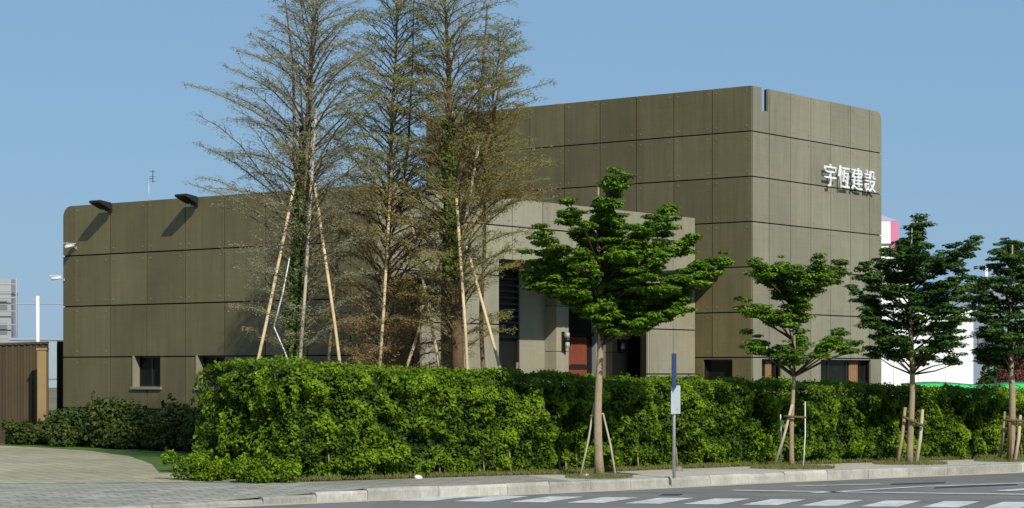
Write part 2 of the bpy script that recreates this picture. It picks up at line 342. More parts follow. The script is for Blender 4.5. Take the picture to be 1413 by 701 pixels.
def window(fn, a0, a1, z0, z1, curtain=None, depth=.17, mull=()):
    mb = MB(); fw = .05
    for r_ in ((a0, a1, z0, z0 + fw), (a0, a1, z1 - fw, z1), (a0, a0 + fw, z0 + fw, z1 - fw), (a1 - fw, a1, z0 + fw, z1 - fw)) + tuple((m_ - .02, m_ + .02, z0 + fw, z1 - fw) for m_ in mull):
        mb.prism([(r_[0], r_[2]), (r_[1], r_[2]), (r_[1], r_[3]), (r_[0], r_[3])], fn, depth, depth + .06)
    f = mb.build('window', M['frame'], office)
    g_ = MB(); g_.prism([(a0 + fw, z0 + fw), (a1 - fw, z0 + fw), (a1 - fw, z1 - fw), (a0 + fw, z1 - fw)], fn, depth + .02, depth + .03); g_.build('pane', M['glass'], f)
    if curtain:
        c = MB(); n = 8
        for k in range(n):
            x0 = curtain[0] + (curtain[1] - curtain[0]) * k / n; x1 = curtain[0] + (curtain[1] - curtain[0]) * (k + .85) / n
            c.prism([(x0, z0 + fw), (x1, z0 + fw), (x1, z1 - fw), (x0, z1 - fw)], fn, depth - .01 - .012 * (k % 2), depth + .012)
        c.build('curtain', M['curtain'], f)
    return f
# left wing front: plane x=0
fL = lambda a, z, d_: (d_, a, z)
zL = [0, .88, 2.08, 3.28, 4.48, 5.66]; aL = [0, .70, 1.95, 3.20, 4.46, 5.71, 6.97, 8.22, 9.48, 9.87]
opsL = [(6.52, 7.42, 1.38, 2.10), (4.44, 5.34, 1.38, 2.10)]
panel_wall('wall', fL, aL, zL, opsL, M['panel'], round_at='end')
for o_ in opsL: window(fL, *o_, mull=((o_[0] + o_[1]) / 2,))
# pale reveal on window sides
for o_ in opsL:
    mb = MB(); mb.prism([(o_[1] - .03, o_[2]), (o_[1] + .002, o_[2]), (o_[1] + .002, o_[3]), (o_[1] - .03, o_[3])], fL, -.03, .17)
    mb.build('window_reveal', M['panel_sunlit'], office); mb = MB()
    mb.prism([(o_[0] - .05, o_[2] - .05), (o_[1] + .05, o_[2] - .05), (o_[1] + .05, o_[2] + .01), (o_[0] - .05, o_[2] + .01)], fL, -.05, .16); mb.build('window_sill', M['panel_sunlit'], office)
# entrance side: plane y=0
fE = lambda a, z, d_: (a, d_, z)
aE = [.06, .40, 1.45, 2.5, 3.6, 4.7, 5.85, 7.0, 8.1, 9.2, 10.27, 11.33, 12.36]; zE = [0, .55, 1.68, 2.8, 3.9, 5.03, 5.66]
opsE = [(.46, 1.50, -1, 3.72), (2.14, 2.95, -1, 3.72), (4.20, 10.20, -1, 4.28)]
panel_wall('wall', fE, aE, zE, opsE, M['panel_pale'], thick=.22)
# ledge over the two narrow bays
mb = MB(); mb.box(.40, 3.0, -.14, .0, 3.72, 3.86); mb.build('ledge', M['panel_sunlit'], office, bevel=.01)
# glazing behind narrow bays + return
def glazing(name, boxes, frames):
    mb = MB()
    for b_ in frames: mb.box(*b_)
    f = mb.build(name, M['frame'], office); mb = MB()
    for b_ in boxes: mb.box(*b_)
    mb.build('pane', M['glass'], f); return f
glazing('glass_screen', [(.3, 3.2, .36, .38, .05, 3.9)], [(x, x + .05, .30, .36, 0, 3.9) for x in (.46, .95, 1.46, 2.14, 2.5, 2.9)] + [(.46, 2.95, .31, .37, 2.2, 2.26)])
mb = MB(); mb.box(3.22, 3.34, .38, 2.05, 0, 4.28); mb.build('return_wall', M['panel'], office)
glazing('glass_screen', [(3.34, 7.62, 2.10, 2.12, .05, 4.28)], [(x, x + .06, 2.03, 2.10, 0, 4.28) for x in (3.34, 4.4, 5.45, 6.5, 7.56)] + [(3.4, 7.56, 2.04, 2.09, 2.55, 2.62)])
mb = MB()
for k in range(9): mb.box(6.6, 7.54, 1.98, 2.03, 2.75 + k * .15, 2.80 + k * .15)
mb.build('louvre', M['frame'], office)
# recessed wall, piers, door bay
mb = MB(); mb.box(7.62, 9.0, 2.05, 2.25, 0, 4.28); mb.box(11.30, 12.36, 2.05, 2.25, 0, 4.28); mb.build('recess_wall', M['panel_pale'], office)
for x0, x1 in ((8.67, 9.18), (11.06, 11.65)):
    mb = MB()
    for z0, z1 in ((0, 1.12), (1.135, 2.23), (2.245, 3.35), (3.365, 4.28)): mb.box(x0, x1, 1.68, 2.06, z0, z1, t=rnd.random())
    mb.box(x0 + .02, x1 - .02, 1.70, 2.04, 0, 4.28, m=1); mb.build('pier', [M['panel_pale'], M['joint']], office, bevel=.006)
mb = MB(); mb.box(9.0, 11.30, 2.262, 2.36, 0, 4.28); mb.build('door_recess', M['frame'], office)
dr = MB(); dr.box(9.84, 10.64, 2.17, 2.25, 0, 2.62); door = dr.build('door', M['red_door'], office, bevel=.01)
mb = MB()
for z0, z1 in ((.25, 1.05), (1.22, 1.78), (1.92, 2.52)): mb.box(9.92, 10.56, 2.145, 2.172, z0, z1)
mb.build('door_panel', M['red_door'], door, bevel=.01)
for z0 in (1.08, 1.80):
    mb = MB(); mb.box(9.86, 10.62, 2.155, 2.176, z0, z0 + .11); mb.build('door_band', M['frame'], door)
mb = MB(); mb.tube([(10.52, 2.11, .95), (10.52, 2.11, 1.25)], .014); mb.tube([(10.52, 2.11, 1.0), (10.52, 2.16, 1.0)], .008); mb.tube([(10.52, 2.11, 1.2), (10.52, 2.16, 1.2)], .008); mb.build('handle', M['steel'], door)
mb = MB(); mb.box(10.94, 10.98, 2.10, 2.25, 0, 4.2); mb.build('door_frame', M['steel'], office); mb = MB(); mb.box(9.76, 9.80, 2.15, 2.25, 0, 4.2); mb.build('door_frame', M['steel'], office)
glazing('side_light', [(10.70, 10.93, 2.22, 2.24, .05, 2.6)], [(9.80, 10.93, 2.16, 2.255, 2.64, 2.72)])
mb = MB(); mb.box(3.34, 12.36, .22, 2.94, 4.285, 4.40); mb.build('soffit', M['panel'], office)
mb = MB(); mb.box(3.0, 12.3, -.02, 2.9, .021, .06); mb.build('porch_floor', M['concrete'], office)
# glass canopy on the right end of the porch
mb = MB(); mb.box(10.6, 12.30, -.72, -.01, 4.18, 4.25); can = mb.build('canopy', M['green_glass'], office)
mb = MB(); mb.box(10.57, 12.33, -.76, -.72, 4.15, 4.28); mb.build('edge', M['frame'], can)
# left wing other walls and roof
mb = MB(); mb.box(.22, 12.36, 9.64, 9.84, 0, 5.55); mb.box(.06, .22, 9.62, 9.84, 0, 5.35); mb.build('rear_wall', M['panel'], office)
mb = MB(); mb.box(.22, 12.36, .22, 9.64, 5.1, 5.3); mb.build('roof', M['roof'], office)
# tower (local x 12.38..19.29, y -1.655..8.985)
TX, TY = 12.38, -1.655
fTL = lambda a, z, d_: (TX + d_, TY + a, z)
aTL = [0] + [1.163 * k for k in range(1, 10)] + [10.64]; zT = [0, .96, 2.10] + [2.10 + 1.136 * k for k in range(1, 7)]
opTL = [(.56, 1.425, 1.38, 2.05)]
panel_wall('wall', fTL, aTL, zT, opTL, M['panel'], thick=.24); window(fTL, *opTL[0])
fTR = lambda a, z, d_: (TX + a, TY + d_, z)
aTR = [.06, .86, 1.93, 2.99, 4.05, 5.13, 6.20, 6.91]
opTR = [(.50, 1.49, 1.40, 2.06), (3.51, 6.285, 1.40, 2.06), (.50, .80, 8.34, 9.5)]
panel_wall('wall', fTR, aTR, zT, opTR, M['panel_sunlit'], thick=.11, round_at='end')
window(fTR, *opTR[0], curtain=(.95, 1.22)); window(fTR, *opTR[1], curtain=(5.35, 5.80), mull=(4.2, 5.2))
mb = MB(); mb.box(TX + .24, TX + 6.66, TY + 10.40, TY + 10.62, 0, 8.91); mb.box(TX + 6.66, TX + 6.88, TY + .24, TY + 10.62, 0, 8.64); mb.build('rear_wall', M['panel'], office)
mb = MB(); mb.box(TX + .24, TX + 6.66, TY + .24, TY + 10.40, 7.8, 8.0); mb.build('roof', M['roof'], office)
# dark side door in the tower face within the porch
glazing('side_door', [(12.33, 12.36, .4, 1.95, .06, 3.2)], [(12.28, 12.36, .32, .4, 0, 3.28), (12.28, 12.36, 1.95, 2.03, 0, 3.28), (12.28, 12.36, .4, 1.95, 3.2, 3.28), (12.28, 12.36, 1.1, 1.16, .06, 3.2)])

def B(a, t, z): return C1 + Vector((.610 * a - .792 * t, .792 * a + .610 * t, z))
# sign letters
sign = empty('letter_sign', B(16.1, TY, 6.64), ROT)
tag(sign, 'four white raised characters 宇恆建設 standing off the upper right wall of the tower', 'sign')
for k, ch in enumerate('宇恆建設'):
    cu = bpy.data.curves.new('t', 'FONT'); cu.body = ch; cu.size = .70; cu.extrude = .02
    tmp = bpy.data.objects.new('t', cu); COL.objects.link(tmp)
    dg = bpy.context.evaluated_depsgraph_get(); me = bpy.data.meshes.new_from_object(tmp.evaluated_get(dg))
    bpy.data.objects.remove(tmp)
    xs = [v.co.x for v in me.vertices] or [0]; ys = [v.co.y for v in me.vertices] or [0]
    x0, x1, y0, y1 = min(xs), max(xs), min(ys), max(ys)
    for v in me.vertices:
        X = (v.co.x - x0) / max(1e-6, x1 - x0) * .60; Z = (v.co.y - y0) / max(1e-6, y1 - y0) * .60
        v.co = (-.23 + k * .735 + X, -.13 + v.co.z, Z + .0)
    me.materials.clear(); o = link('sign_letter', me, M['letter'], sign)

# wall fixtures -------------------------------------------------
def floodlight(t, label):
    root = empty('floodlight', B(0, t, 5.50), ROT); tag(root, label, 'floodlight', 'floodlights on the low wing parapet')
    mb = MB(); mb.box(-.03, 0, -.06, .06, -.06, .10); mb.tube([(-.02, 0, .02), (-.14, 0, -.02), (-.24, 0, .08)], .02); mb.build('bracket', M['frame'], root)
    mb = MB(); 
    mb.prism([(-.14, .0), (-.50, .14), (-.52, .18), (-.46, .205), (-.12, .16), (-.09, .07)], lambda p, q, d_: (p, d_, q), -.17, .17); h = mb.build('lamp_head', M['frame'], root, bevel=.012)
    mb = MB(); mb.prism([(-.20, .015), (-.48, .124), (-.48, .116), (-.20, .007)], lambda p, q, d_: (p, d_, q), -.13, .13); mb.build('lens', M['glass'], h)
floodlight(8.20, 'black floodlight on the parapet near the far left end of the low wing')
floodlight(5.35, 'black floodlight on the parapet beside the first conifer, nearer the trees than its twin')
def lantern(a, label):
    root = empty('wall_lantern', B(a, 1.68, 2.45), ROT); tag(root, label, 'wall lamp', 'lanterns on the entrance piers')
    mb = MB(); mb.box(-.05, .05, -.03, 0, -.22, .28); mb.box(-.02, .02, -.14, -.02, .06, .10); mb.build('back_plate', M['frame'], root)
    for z0 in (-.12, .12):
        mb = MB(); mb.tube([(0, -.15, z0), (0, -.15, z0 + .13)], .057, 10); mb.build('lamp_shade', M['lamp_glass'], root)
    mb = MB(); mb.tube([(0, -.15, .02), (0, -.15, .13)], .065, 10); mb.build('band', M['frame'], root)
lantern(8.92, 'up-and-down wall lantern on the pier left of the red door')
lantern(11.34, 'up-and-down wall lantern on the pier right of the red door')
def camera_fix(loc, rz, label):
    root = empty('security_camera', loc, rz); tag(root, label, 'camera')
    mb = MB(); mb.box(-.02, .0, -.03, .03, -.03, .03); mb.tube([(-.01, 0, 0), (-.12, 0, .03)], .012); mb.build('bracket', M['steel'], root)
    mb = MB(); mb.tube([(-.08, 0, .06), (-.32, 0, .02)], .04, 10); mb.box(-.36, -.06, -.05, .05, .095, .105); mb.build('housing', M['white'], root)
camera_fix(B(0, 9.80, 3.92), ROT + R(-50), 'small white security camera at the left corner of the low wing')
camera_fix(B(0, 9.40, 4.66), ROT, 'tiny grey security camera on the low wing under its left parapet')
camera_fix(B(12.37, -.12, 3.85), ROT, 'white security camera on the tower wall beside the porch')
mast = empty('roof_antenna', (-8.87, 52.0, 5.3)); tag(mast, 'thin television antenna mast standing on the low wing roof', 'antenna')
mb = MB(); mb.tube([(0, 0, 0), (0, 0, 1.34)], .010, 6); mb.build('pole', M['steel'], mast)
mb = MB(); mb.tube([(.10, 0, 1.06), (.10, 0, 1.36)], .010, 6); mb.tube([(0, 0, 1.15), (.1, 0, 1.15)], .008, 6)
for z in (1.09, 1.2, 1.32): mb.tube([(.02, -.05, z), (.16, .05, z)], .005, 5)
mb.build('aerial', M['frame'], mast)

# ------------------------------------------------------------------ left fence and post
def corr(name, p0, p1, h0, h1, m, label, cat):
    p0 = Vector(p0); p1 = Vector(p1); L = (p1 - p0).length; dr = (p1 - p0).normalized(); nn = Vector((-dr.y, dr.x, 0))
    root = empty(name, p0); tag(root, label, cat); mb = MB(); n = int(L / .15)
    for k in range(n):
        a0 = k * L / n; a1 = (k + 1) * L / n; pw = [(a0, 0), (a0 + (a1 - a0) * .42, 0), (a0 + (a1 - a0) * .5, .03), (a1 - .02, .03), (a1, 0), (a1, .07), (a0, .07)]
        h = h0 + (h1 - h0) * min(1, (a0 / L) * 1.0); mb.prism(pw, lambda p, q, d_: tuple(dr * p + nn * q + Vector((0, 0, d_))), 0, h, rnd.random())
    mb.build('sheet_panel', m, root); mb = MB()
    mb.prism([(0, h0 - .0), (L, h1), (L, h1 + .05), (0, h0 + .05)], lambda p, q, d_: tuple(dr * p + nn * d_ + Vector((0, 0, q))), -.03, .10); mb.build('cap_rail', m, root)
    return root
corr('metal_fence', (-24, 52.6, 0), (-11.25, 51.6, 0), 2.0, 2.42, M['brown_fence'], 'dark brown ribbed metal fence running left from the office building', 'fence')
gp = empty('gate_post', (-11.22, 50.9, 0)); tag(gp, 'tan square gate post at the right end of the brown metal fence', 'post')
mb = MB(); mb.box(-.11, .11, -.11, .11, 0, 2.25); mb.build('post', M['tan_post'], gp, bevel=.01); mb = MB(); mb.box(-.13, .13, -.13, .13, 2.25, 2.30); mb.build('cap', M['tan_post'], gp)
mb = MB(); mb.box(-11.05, -10.72, 51.7, 51.8, 0, 2.48); mb.box(-11.05, -10.72, 51.68, 51.70, .1, 2.4); o = mb.build('shadow_gap_panel', M['black']); tag(o, 'narrow black panel put in for the dark shaded gap between the tan post and the office corner', 'shadow panel')  # black sheet stands in for the shade in the gap by the post

# ------------------------------------------------------------------ far things
def far_building(name, X0, X1, Y, D, H, m, label, cat='building', floors=0, cols=0, wm=None, roofm=None):
    root = empty(name, ((X0 + X1) / 2, Y, 0)); W = (X1 - X0) / 2; tag(root, label, cat)
    mb = MB(); mb.box(-W, W, 0, D, 0, H, t=.5)
    mb.build('wall', m, root); mb = MB(); mb.box(-W - .1, W + .1, -.1, D + .1, H, H + .25); mb.build('roof', roofm or m, root)
    if floors:
        for f_ in range(floors):
            for c in range(cols):
                mb = MB(); x = -W + (c + .5) * 2 * W / cols; z = (f_ + .45) * H / floors
                mb.box(x - .9, x + .9, -.08, -.02, z - .7, z + .8); mb.build('window', wm or M['far_dark'], root)
    return root
ab = far_building('apartment_building', -96, -70.6, 300, 4, 12.9, M['haze_grey'], 'grey unfinished apartment block wrapped in scaffold net far beyond the brown fence', floors=4, cols=9)
mb = MB()
for k in range(12): mb.tube([(-13.3 + k * 2.45, -.9, 0), (-13.3 + k * 2.45, -.9, 15.0)], .09, 5)
for k in range(8): mb.tube([(-13.6, -.9, 1.9 * k + .9), (13.6, -.9, 1.9 * k + .9)], .09, 5)
mb.build('scaffold', M['haze_grey'], ab)
mb = MB(); mb.box(9.6, 12.6, .5, 3.5, 13.2, 15.0); mb.build('stair_housing', M['haze_grey'], ab); mb = MB(); mb.box(-2, 5, .5, 3.5, 13.2, 14.6); mb.build('stair_housing', M['haze_grey'], ab)
far_building('warehouse', -59, -46, 250, 20, 5.6, M['haze_blue'], 'pale blue low warehouse on the horizon between the fence and the low wing')
far_building('water_tank', -49.7, -48.0, 236, 2, 7.0, M['haze_blue'], 'small bluish rooftop block beside the pale warehouse at the low wing edge', 'tank')
up = empty('utility_pole', P(52, 515, 240) - Vector((0, 0, 1.7))); tag(up, 'tall white utility pole standing before the pale warehouse on the left', 'pole')
mb = MB(); mb.tube([(0, 0, 0), (0, 0, 10.4)], [.24, .19], 8); mb.build('pole', M['white'], up); mb = MB(); mb.box(-.6, .6, -.08, .08, 9.9, 10.1); mb.build('crossarm', M['haze_grey'], up)
for hh in (8.6, 4.4):
    mb = MB(); bx_, by_ = up.location.x, up.location.y
    mb.tube([(bx_ - 60, by_ + 3, hh + 1.5), (bx_ - 30, by_ + 1, hh + .5), (bx_, by_, hh + .9), (bx_ + 15, by_, hh + .7), (bx_ + 40, by_, hh + 1)], .05, 4)
    tag(mb.build('power_line', M['haze_grey']), 'upper thin cable strung from the white utility pole' if hh > 5 else 'lower thin cable strung past the white utility pole', 'cable')
# right of tower
wb = empty('white_building', (14.2, 72, 0)); tag(wb, 'white flat walled building with a pink cornered tower right of the olive tower', 'building')
mb = MB(); mb.box(-3, 1.40, 0, 8, 0, 3.9)
for x in (-1.3, -.45, .45): mb.box(x, x + .03, -.02, 0, 0, 3.88)
mb.build('wall', M['white_wall'], wb)
mb = MB(); mb.box(-3, -.70, .3, 6, 3.9, 6.1); mb.box(-3, -1.35, .2, 5, 6.1, 6.85); mb.build('upper_wall', M['white_wall'], wb)
mb = MB(); mb.box(-1.35, -1.08, .18, 5, 5.75, 6.85); mb.build('corner_band', M['pink'], wb)
mb = MB(); b_ = [(-3, .2), (-1.08, .2), (-1.08, 5), (-3, 5)]
mb.v += [(x, y, 6.86) for x, y in b_] + [(-2.1, 2.4, 7.5)]; 
for k in range(4): mb.face([k, (k + 1) % 4, 4])
mb.face([3, 2, 1, 0]); mb.build('roof', mat('pinkish_roof', (.42, .36, .46), .8, .2), wb)
mb = MB(); mb.prism([(-2.6, 5.7), (-1.7, 6.15), (-2.6, 6.25)], lambda p, q, d_: (p, d_, q), .12, .2); mb.build('window', M['bluegrey'], wb)
far_building('factory_building', 24.6, 40, 120, 20, 6.6, M['bluegrey'], 'blue grey factory block seen through the rightmost street trees', floors=1, cols=3)
o = empty('factory_mast', P(1361, 515, 122) - Vector((0, 0, 1.7))); tag(o, 'thin white mast on the blue grey factory block', 'mast')
mb = MB(); mb.tube([(0, 0, 0), (0, 0, 7.9)], .09, 6); mb.build('pole', M['white'], o); mb = MB(); mb.box(-.35, .35, -.05, .05, 6.9, 7.05); mb.build('crossarm', M['white'], o)
# green tarp covered trench fence
mb = MB(); n = 46
for k in range(n):
    x0 = 11.0 + k * .34; x1 = x0 + .34
    def zz(x): return 1.30 + .05 * math.sin(x * 1.7) + .09 * math.exp(-((x - 14.4) ** 2) / .5) - .008 * (x - 11)
    b = len(mb.v)
    for x in (x0, x1): mb.v += [(x, 58.0 + .45 * (x - 11), 0), (x, 58.0 + .45 * (x - 11), zz(x)), (x, 60.2 + .45 * (x - 11), zz(x) + .12), (x, 60.2 + .45 * (x - 11), 0)]
    mb.face([b, b + 4, b + 5, b + 1]); mb.face([b + 1, b + 5, b + 6, b + 2], sm=True); mb.face([b + 2, b + 6, b + 7, b + 3])
    if k == 0: mb.face([b, b + 1, b + 2, b + 3])
    if k == n - 1: mb.face([b + 4, b + 7, b + 6, b + 5])
tag(mb.build('tarpaulin', M['tarp']), 'bright green tarpaulin stretched low behind the right part of the hedge', 'tarp')

# ------------------------------------------------------------------ foliage builders
def blob_leaves(blobs, dens, tsize, seed):
    """ellipsoid shells: blobs (cx,cy,cz,rx,ry,rz); returns C,N"""
    r = np.random.default_rng(seed); C = []; N = []; T = []
    for (cx, cy, cz, rx, ry, rz, bias) in blobs:
        n = max(12, int(dens * (rx * ry + rx * rz + ry * rz) * 4.2))
        q = r.normal(0, 1, (n, 3)); q /= np.linalg.norm(q, axis=1)[:, None]
        rad = r.uniform(.45, 1.08, n) ** .7
        C.append(np.array([cx, cy, cz]) + q * np.array([rx, ry, rz]) * rad[:, None]); N.append(q * [1, 1, 1] + [0, 0, .6])
        T.append(np.clip(bias + r.normal(0, .18, n), 0, 1))
    return np.concatenate(C), np.concatenate(N), np.concatenate(T)
def bush(name, x, y, rx, ry, h, m, label, cat='shrub', group=None, seed=1, dens=420, size=.085, bias=.4):
    root = empty(name, (x, y, 0)); tag(root, label, cat, group); r = random.Random(seed); bl = []
    for k in range(int(9 * max(1, rx * 1.3))):
        a = r.uniform(0, 6.28); q = r.random() ** .5; px_, py_ = q * rx * .75 * math.cos(a), q * ry * .75 * math.sin(a); s = r.uniform(.22, .38) * min(h, 1.0)
        hz = h * (1 - .45 * q * q) - s * .8; bl.append((px_, py_, max(s * .8, hz * r.uniform(.75, 1.05)), s * 1.35, s * 1.35, s, bias + r.uniform(-.2, .25)))
        bl.append((px_, py_, hz * .4, s * 1.5, s * 1.5, hz * .45, bias - .1))
    for k in range(int(10 * rx / .8)):
        a = r.uniform(0, 6.28); q = r.random() ** .5; px_, py_ = q * rx * .95 * math.cos(a), q * ry * .95 * math.sin(a); zt = h * r.uniform(.75, 1.28) * (1 - .3 * q)
        for m_ in range(4): bl.append((px_ + m_ * r.uniform(-.04, .04), py_, zt * (.7 + .1 * m_), .09 - .015 * m_, .09 - .015 * m_, .07, bias + .15 + r.uniform(-.3, .3)))
    C, N, T = blob_leaves(bl, dens, size, seed); C[:, 2] = np.abs(C[:, 2]) + .01
    leaf_mesh('foliage', C, N, rng.uniform(.7, 1.3, len(C)) * size, rng.uniform(.45, .75, len(C)) * size, T, m, root)
    mb = MB()
    for k in range(7):
        b_ = bl[2 * (k % (len(bl) // 2))]; mb.tube([(b_[0] * .2, b_[1] * .2, 0), (b_[0] * .6, b_[1] * .6, b_[2] * .6), (b_[0], b_[1], b_[2])], [.02, .014, .007], 5)
    mb.build('stem', M['twig'], root); return root

# ------------------------------------------------------------------ hedge
HF = [(-3.5, 33.3), (.53, 35.75), (3.64, 38.4), (10.27, 42.8), (26, 53.6)]
HB = [(-5.15, 34.9), (-.6, 37.3), (2.6, 39.9), (9.4, 44.2), (25.2, 55)]
def hedge_h(x): return 1.72 + (.10 if x < -3.4 else .10 * math.exp(-(x + 3.4) / 1.2)) - .031 * max(0, x + 3.5) * (1 if x < 10.5 else 0) - (.434 if x >= 10.5 else 0)
hedge = empty('hedge', (-3.5, 33.3, 0)); tag(hedge, 'long thick clipped green hedge along the pavement in front of the office building', 'hedge')
def hedge_samples(line, n_per_m2, nrm_side, seed, hmax_scale=1.0):
    r = np.random.default_rng(seed); C = []; N = []; T = []
    for i in range(len(line) - 1):
        a = np.array(line[i]); b_ = np.array(line[i + 1]); L = np.linalg.norm(b_ - a); dr = (b_ - a) / L; nn = np.array([dr[1], -dr[0]]) * nrm_side
        n = int(L * 1.7 * n_per_m2 * (1 if i < 3 or len(line) < 4 else .45))
        for s, zf, dj, tj in zip(r.random(n) * L, r.random(n), r.random(n), r.normal(0, .15, n)):
            p = a + dr * s; H = hedge_h(p[0]); z = zf * H
            l1 = vnoise((p[0] * 1.2, p[1] * 1.2, z * 1.5), 1.3); l2 = vnoise((p[0], p[1], z + 9), 3.6); l3 = vnoise((p[0], p[1], z + 30), 8)
            out = .17 * l1 + .24 * l2 + .09 * l3 - .22 * max(0, zf - .88) / .12 - .10 * max(0, .14 - zf) / .14
            out -= dj ** 2 * .16
            C.append((p[0] + nn[0] * out, p[1] + nn[1] * out, z + .02)); N.append((nn[0], nn[1], .45))
            T.append(.30 + .75 * l2 + .40 * l3 + .30 * vnoise((p[0], p[1], z * .4 + 70), .6) - dj * .15 + tj)
    return C, N, T
C, N, T = hedge_samples(HF, 2100, 1, 1)
C2, N2, T2 = hedge_samples([HB[0], HF[0]], 2100, 1, 2)
# top surface
C3 = []; N3 = []; T3 = []
r_ = np.random.default_rng(5)
for i in range(4):
    a, b_, c, d_ = (np.array(HF[i]), np.array(HF[i + 1]), np.array(HB[i + 1]), np.array(HB[i])); L = np.linalg.norm(b_ - a); n = int(L * 1.6 * (1300 if i < 3 else 450))
    for s, t in r_.random((n, 2)):
        p = (a * (1 - s) + b_ * s) * (1 - t) + (d_ * (1 - s) + c * s) * t; H = hedge_h(p[0])
        l2 = vnoise((p[0], p[1], 3), 3.2); l1 = vnoise((p[0], p[1], 8), 1.1); e = min(t, 1 - t)
        C3.append((p[0], p[1], H + .07 * l1 + .14 * l2 - .10 * max(0, .1 - e) / .1 + abs(r_.normal(0, .03)))); N3.append((0, -.2, 1)); T3.append(.42 + .4 * l2 + r_.normal(0, .15))
C4, N4, T4 = hedge_samples(HB, 250, -1, 6)
C = np.array(C + C2 + C3 + C4); N = np.array(N + N2 + N3 + N4); T = np.array(T + T2 + T3 + T4)
leaf_mesh('foliage', C, N, rng.uniform(.035, .10, len(C)), rng.uniform(.022, .05, len(C)), T, M['hedge_leaf'], hedge, loc=None, spread=.75).location = (3.5, -33.3, 0)
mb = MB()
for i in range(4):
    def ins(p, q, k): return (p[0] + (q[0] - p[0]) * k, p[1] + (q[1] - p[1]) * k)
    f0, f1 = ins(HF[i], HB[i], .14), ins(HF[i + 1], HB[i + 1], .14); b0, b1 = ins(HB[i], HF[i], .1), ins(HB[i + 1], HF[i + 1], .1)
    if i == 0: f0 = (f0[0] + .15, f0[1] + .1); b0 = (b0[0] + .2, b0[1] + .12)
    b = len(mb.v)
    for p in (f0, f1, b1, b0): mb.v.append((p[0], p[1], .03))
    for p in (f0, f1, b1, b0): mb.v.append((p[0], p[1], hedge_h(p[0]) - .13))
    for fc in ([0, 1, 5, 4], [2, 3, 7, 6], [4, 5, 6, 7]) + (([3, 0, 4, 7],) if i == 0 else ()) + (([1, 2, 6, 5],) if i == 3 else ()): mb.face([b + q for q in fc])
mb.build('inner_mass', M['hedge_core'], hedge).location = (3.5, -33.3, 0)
mb = MB()
for k in range(18):
    s = rnd.random() * 3; i = int(s); f_ = s - i; x = HF[i][0] * (1 - f_) + HF[i + 1][0] * f_; y = HF[i][1] * (1 - f_) + HF[i + 1][1] * f_
    mb.tube([(x + .03, y + .10, 0), (x, y + .16, .45)], [.018, .012], 5)
mb.build('stem', M['bark'], hedge).location = (3.5, -33.3, 0)
# low shrubs at the hedge's left foot
bush('low_shrub', -5.0, 33.75, .85, .50, .42, M['hedge_leaf'], 'low bright ground shrub, the left one at the foot of the hedge end', 'shrub', 'low shrubs at the hedge foot', 21, 700, .06, .5)
bush('low_shrub', -3.95, 33.05, .78, .42, .40, M['hedge_leaf'], 'low bright ground shrub directly below the near corner of the hedge', 'shrub', 'low shrubs at the hedge foot', 22, 700, .06, .5)
# shrubs by the left wall
SH = [(-11.5, 50.4, .62, .5, .75, 'small dark shrub in front of the tan gate post'), (-10.2, 49.4, .85, .6, 1.05, 'dark shrub at the left corner of the low wing'), (-9.1, 48.4, .8, .6, 1.15, 'dark shrub under the wall left of the small window'),
      (-8.1, 47.5, .8, .6, 1.10, 'dark shrub just below the small square window'), (-7.1, 46.6, .8, .6, 1.2, 'dark shrub right of the small square window'), (-6.1, 45.5, .8, .6, 1.35, 'dark shrub nearest the hedge end under the low wing wall'), (-5.1, 44.8, .8, .6, 1.2, 'dark shrub mostly hidden behind the hedge end')]
for k, (x, y, rx, ry, h, lb) in enumerate(SH):
    bush('shrub', x, y, rx, ry, h * [.75, .85, .95, .85, .95, 1, 1][k], M['bush_leaf'], lb, 'shrub', 'dark shrubs along the low wing wall', 30 + k, 230, .10, .42)
# background green behind the tarp
for k, (x, y, s, h) in enumerate(((18.4, 78, 1.6, 2.3), (21.5, 82, 2.0, 2.5), (24.0, 86, 2.2, 2.4))):
    bush('background_bush', x, y, s, 1.2, h, M['bush_leaf'], ['dark bush behind the green tarp next to the white wall', 'dark bush behind the green tarp between two street trunks', 'dark bush at the right edge of the photo beyond the tarp'][k], 'bush', 'bushes behind the green tarp', 60 + k, 90, .22, .2)
bush('red_bush', 17.4, 74, .55, .5, 2.5, M['red_leaf'], 'dark reddish bush beyond the hedge seen under the rightmost street tree', 'bush', None, 70, 260, .11, .4)

